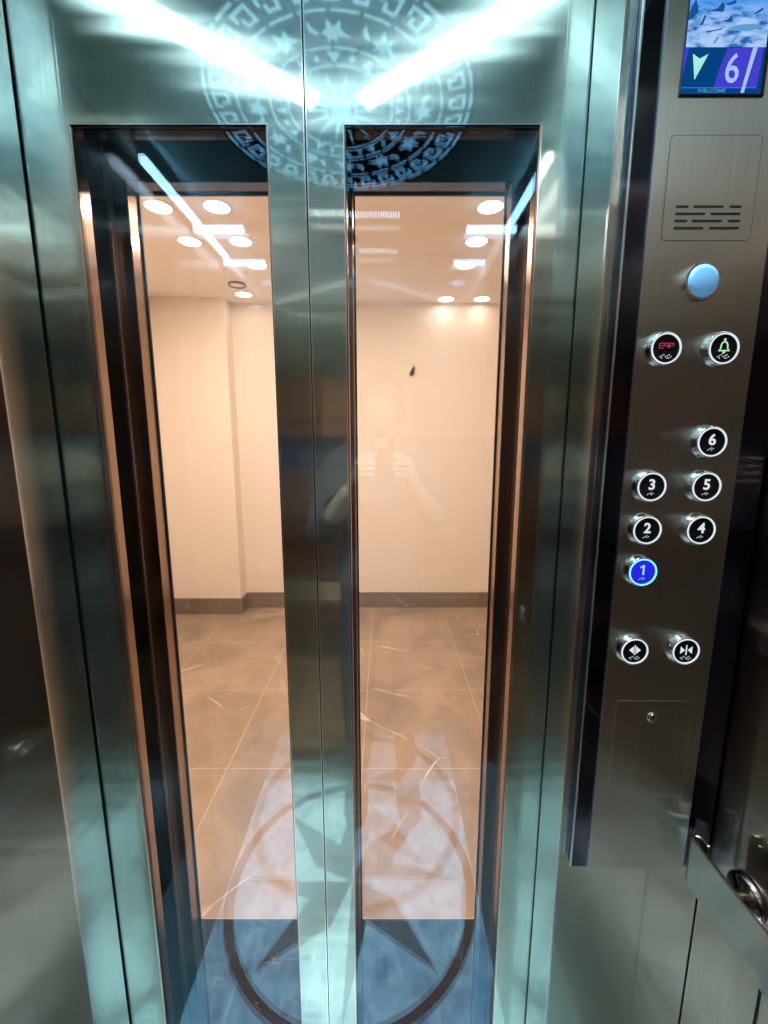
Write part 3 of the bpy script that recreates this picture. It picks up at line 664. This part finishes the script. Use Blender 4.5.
# ------------------------------------------------------------------ the person holding the phone (seen only as a reflection)
M['skin'] = princ('skin', (0.50, 0.33, 0.25), 0.5); M['hair'] = princ('black hair', (0.01, 0.01, 0.012), 0.5)
M['shirt'] = princ('grey shirt cloth', (0.06, 0.06, 0.075), 0.85); M['trousers'] = princ('dark trousers cloth', (0.03, 0.035, 0.05), 0.9)
M['shoe'] = princ('dark shoes', (0.03, 0.025, 0.02), 0.5); M['phone'] = princ('dark phone glass', (0.02, 0.02, 0.025), 0.1)
M['lip'] = princ('lip', (0.45, 0.20, 0.17), 0.5); M['eyew'] = princ('eye white', (0.8, 0.8, 0.8), 0.3)
def skin_mesh(name, verts, edges, radii, mat, parent, root=0, sub=2, shape=None):
    me = bpy.data.meshes.new(name); me.from_pydata([Vector(v) for v in verts], edges, []); me.update()
    o = bpy.data.objects.new(name, me); C.objects.link(o)
    o.modifiers.new('skin', 'SKIN'); me.skin_vertices or None
    for i, sv_ in enumerate(me.skin_vertices[0].data):
        r = radii[i]; sv_.radius = r if isinstance(r, tuple) else (r, r); sv_.use_root = (i == root)
    s = o.modifiers.new('sub', 'SUBSURF'); s.levels = sub; s.render_levels = sub
    bpy.context.view_layer.update()
    m2 = bpy.data.meshes.new_from_object(o.evaluated_get(bpy.context.evaluated_depsgraph_get()))
    bm = B(); bm.from_mesh(m2)
    bpy.data.objects.remove(o); bpy.data.meshes.remove(me); bpy.data.meshes.remove(m2)
    if shape: shape(bm)
    return bm
px, pyy = -0.005, -0.265
person = thing('person', 'person in a grey shirt holding up a phone, faintly reflected in the glass', 'person', (px, pyy, 0))
def hz(z): return H+z
# body: pelvis 0
V = [(px, pyy, 0.90), (px, pyy-0.005, 1.02), (px, pyy-0.01, 1.16), (px, pyy-0.015, 1.30), (px, pyy-0.01, 1.385), (px, pyy+0.0, 1.45),
     (px-0.085, pyy, 0.86), (px-0.10, pyy+0.015, 0.48), (px-0.10, pyy-0.01, 0.10),
     (px+0.085, pyy, 0.86), (px+0.10, pyy+0.015, 0.48), (px+0.10, pyy-0.01, 0.10),
     (px-0.165, pyy-0.01, 1.345), (px-0.235, pyy+0.03, 1.09), (px-0.095, -0.078, 1.29),
     (px+0.165, pyy-0.01, 1.345), (px+0.235, pyy+0.03, 1.09), (px+0.105, -0.078, 1.29)]
E_ = [(0,1),(1,2),(2,3),(3,4),(4,5),(0,6),(6,7),(7,8),(0,9),(9,10),(10,11),(4,12),(12,13),(13,14),(4,15),(15,16),(16,17)]
Rr = [(0.150,0.105),(0.145,0.10),(0.155,0.10),(0.16,0.10),(0.085,0.07),(0.055,0.055),0.085,0.058,0.04,0.085,0.058,0.04,0.058,0.043,0.028,0.058,0.043,0.028]
bm = skin_mesh('body', V, E_, Rr, 'skin', person)
bare = bm.copy()
# head joined to the body mesh: ellipsoid with brow, nose, chin and ears
def head(bm, cx, cy, cz):
    n, m = 28, 20; rings = []
    for j in range(m+1):
        ph = PI*j/m; row = []
        for i in range(n):
            th_ = 2*PI*i/n; x = math.sin(ph)*math.sin(th_); y = math.sin(ph)*math.cos(th_); z = math.cos(ph)
            rx, ry, rz = 0.076, 0.095, 0.118
            if z < 0: rx *= 1-0.34*z*z; ry *= 1-0.10*z*z
            X, Y, Z = x*rx, y*ry, z*rz
            if y > 0.55:
                f_ = max(0, 1-abs(x)/0.22)
                if -0.42 < z < 0.05: Y += 0.022*f_*max(0, 1-abs(z+0.25)/0.26)       # nose
                if abs(z-0.02) < 0.12: Y -= 0.007*max(0, 1-abs(abs(x)-0.38)/0.22)    # eye sockets
                if 0.08 < z < 0.26: Y += 0.004*max(0, 1-abs(x)/0.6)                  # brow
                if z < -0.75: Y += 0.008*f_
            row.append(bm.verts.new((cx+X, cy+Y, cz+Z)))
        rings.append(row)
    for a, c in zip(rings, rings[1:]):
        for i in range(n): bm.faces.new((a[i], a[(i+1) % n], c[(i+1) % n], c[i]))
    for s in (-1, 1):
        er = []
        for k in range(12):
            a = 2*PI*k/12
            er.append((cy-0.008+0.016*math.cos(a), cz-0.01+0.031*math.sin(a)))
        px_(bm, er, cx+s*0.070, cx+s*0.084)
hx, hy, hz_ = px+0.0, pyy+0.015, H+0.130
head(bm, hx, hy, hz_)
# hands with five fingers, curled round the sides of the phone
def limb(bm, pts, rad, n=10):
    pts = [Vector(p) for p in pts]; rings = []
    for i, p in enumerate(pts):
        d = (pts[min(i+1, len(pts)-1)]-pts[max(i-1, 0)]).normalized(); u = d.cross(Vector((0.1, 0.2, 1))).normalized(); v = d.cross(u)
        rings.append([bm.verts.new(p+(u*math.cos(2*PI*k/n)+v*math.sin(2*PI*k/n))*rad[i]) for k in range(n)])
    for a, b_ in zip(rings, rings[1:]):
        for k in range(n): bm.faces.new((a[k], a[(k+1) % n], b_[(k+1) % n], b_[k]))
    bm.faces.new(rings[0]); bm.faces.new(rings[-1][::-1])
for s in (-1, 1):
    wx = s*0.100; wv = Vector((wx, -0.080, 1.29))
    palm = Vector((s*0.074, -0.045, 1.335))
    limb(bm, [wv, wv.lerp(palm, 0.4), palm, palm+Vector((s*-0.004, 0.008, 0.03)), palm+Vector((s*-0.004, 0.008, 0.045))], [0.026, 0.027, 0.028, 0.024, 0.012], 14)
    for k, (z, ln_) in enumerate(((1.385, 0.9), (1.366, 1.0), (1.347, 0.95), (1.329, 0.78))):      # four fingers reach the back of the phone
        base = Vector((s*0.068, -0.040, z-0.008)); pts = [base, base+Vector((s*0.002, 0.022, 0.003)), Vector((s*0.053, -0.002, z)), Vector((s*(0.050-0.010*ln_), 0.012, z+0.002)), Vector((s*(0.048-0.022*ln_), 0.016, z+0.002))]
        limb(bm, pts, [0.0095, 0.009, 0.008, 0.0072, 0.004], 8)
    tb = palm+Vector((s*-0.010, -0.010, 0.0)); limb(bm, [tb, tb+Vector((s*-0.008, -0.004, 0.020)), tb+Vector((s*-0.015, 0.003, 0.040)), tb+Vector((s*-0.020, 0.008, 0.056)), tb+Vector((s*-0.021, 0.009, 0.062))], [0.013, 0.0115, 0.010, 0.009, 0.005], 8)
body = obj('body', bm, 'skin', person, smooth=True)
# features
b = B(); lat = hy+0.089
pts = [(hx-0.024, H+0.0670), (hx-0.008, H+0.0715), (hx, H+0.070), (hx+0.008, H+0.0715), (hx+0.024, H+0.0670), (hx+0.010, H+0.0610), (hx-0.010, H+0.0610)]
py_(b, pts, lat-0.012, lat+0.004); obj('mouth', b, 'lip', person, bevel=0.001)
for s in (-1, 1):
    b = B(); lathe_y(b, hx+s*0.030, hz_+0.004, [(0.0135, hy+0.070), (0.011, hy+0.081), (0.0, hy+0.085)], 16)
    for v in b.verts: v.co.z = hz_+0.004+(v.co.z-hz_-0.004)*0.5
    e = obj('eye', b, 'eyew', person, smooth=True)
    b = B(); lathe_y(b, hx+s*0.030, hz_+0.004, [(0.005, hy+0.082), (0.0, hy+0.0862)], 12); obj('iris', b, 'hair', e)
# hair cap: top, sides and back, open at the face
b = B(); n, m = 28, 14; rows = []
for j in range(m+1):
    row = []
    for i in range(n):
        th_ = 2*PI*i/n; front = max(0, math.cos(th_)); lim = 2.0-0.98*front**0.8
        ph = lim*j/m; row.append(b.verts.new((hx+0.083*math.sin(ph)*math.sin(th_), hy-0.004+0.101*math.sin(ph)*math.cos(th_), hz_+0.006+0.124*math.cos(ph))))
    rows.append(row)
for a, c in zip(rows, rows[1:]):
    for i in range(n): b.faces.new((a[i], a[(i+1) % n], c[(i+1) % n], c[i]))
h_ = obj('hair', b, 'hair', person, smooth=True); h_.modifiers.new('s', 'SOLIDIFY').thickness = 0.004
# clothes follow the body: the same surface, let out a little and ended at hem, cuffs and neckline
def cloth(name, cuts, out, mat):
    bm = bare.copy(); bmesh.ops.subdivide_edges(bm, edges=bm.edges, cuts=1, use_grid_fill=True, smooth=0.5)
    bmesh.ops.recalc_face_normals(bm, faces=bm.faces); bm.normal_update()
    for co, no in cuts: bmesh.ops.bisect_plane(bm, geom=bm.verts[:]+bm.edges[:]+bm.faces[:], plane_co=co, plane_no=no, clear_outer=True)
    bm.normal_update()
    for v in bm.verts: v.co += v.normal*out
    o = obj(name, bm, mat, person, smooth=True); m = o.modifiers.new('s', 'SOLIDIFY'); m.thickness = 0.003; m.offset = 1
cloth('shirt', [((0, 0, 0.90), (0, 0, -1)), ((0, 0, 1.425), (0, 0, 1)), ((0, -0.135, 0), (0, 1, 0))], 0.013, 'shirt')
cloth('trousers', [((0, 0, 0.09), (0, 0, -1)), ((0, 0, 0.97), (0, 0, 1))], 0.006, 'trousers')
for s in (-1, 1):
    b = B(); out = [(-0.042, -0.065), (0.042, -0.065), (0.046, 0.02), (0.050, 0.12), (0.030, 0.185), (0, 0.198), (-0.030, 0.185), (-0.044, 0.12), (-0.040, 0.02)]
    pz_(b, [(px+s*0.10+s*u, pyy+v) for u, v in out], 0.002, 0.055)
    for v in b.verts:
        if v.co.z > 0.03 and v.co.y > pyy+0.05: v.co.z -= 0.10*(v.co.y-pyy-0.05)
        elif v.co.z > 0.03: v.co.z += 0.03
    obj('shoe', b, 'shoe', person, bevel=0.012, smooth=True)
# phone: a slab just behind the lens, tilted like the camera
th0 = math.atan(70/422.6)
ph = thing('mobile_phone', 'dark mobile phone held upright in both hands in front of the face', 'phone', (0, 0, H-0.14))
fwd = Vector((0, math.cos(th0), -math.sin(th0))); up = Vector((0, math.sin(th0), math.cos(th0)))
def P3(u, v, d): return tuple(Vector((0, 0, H))+Vector((u, 0, 0))+up*v+fwd*d)
prism(b := B(), rrect(-0.036, 0.036, -0.130, 0.022, 0.009), lambda u, v: P3(u, v, -0.019), lambda u, v: P3(u, v, -0.011))
obj('phone_body', b, 'phone', ph)
prism(b := B(), rrect(-0.026, 0.012, -0.016, 0.016, 0.006), lambda u, v: P3(u, v, -0.011), lambda u, v: P3(u, v, -0.0095))
obj('camera_island', b, 'chrome', ph)
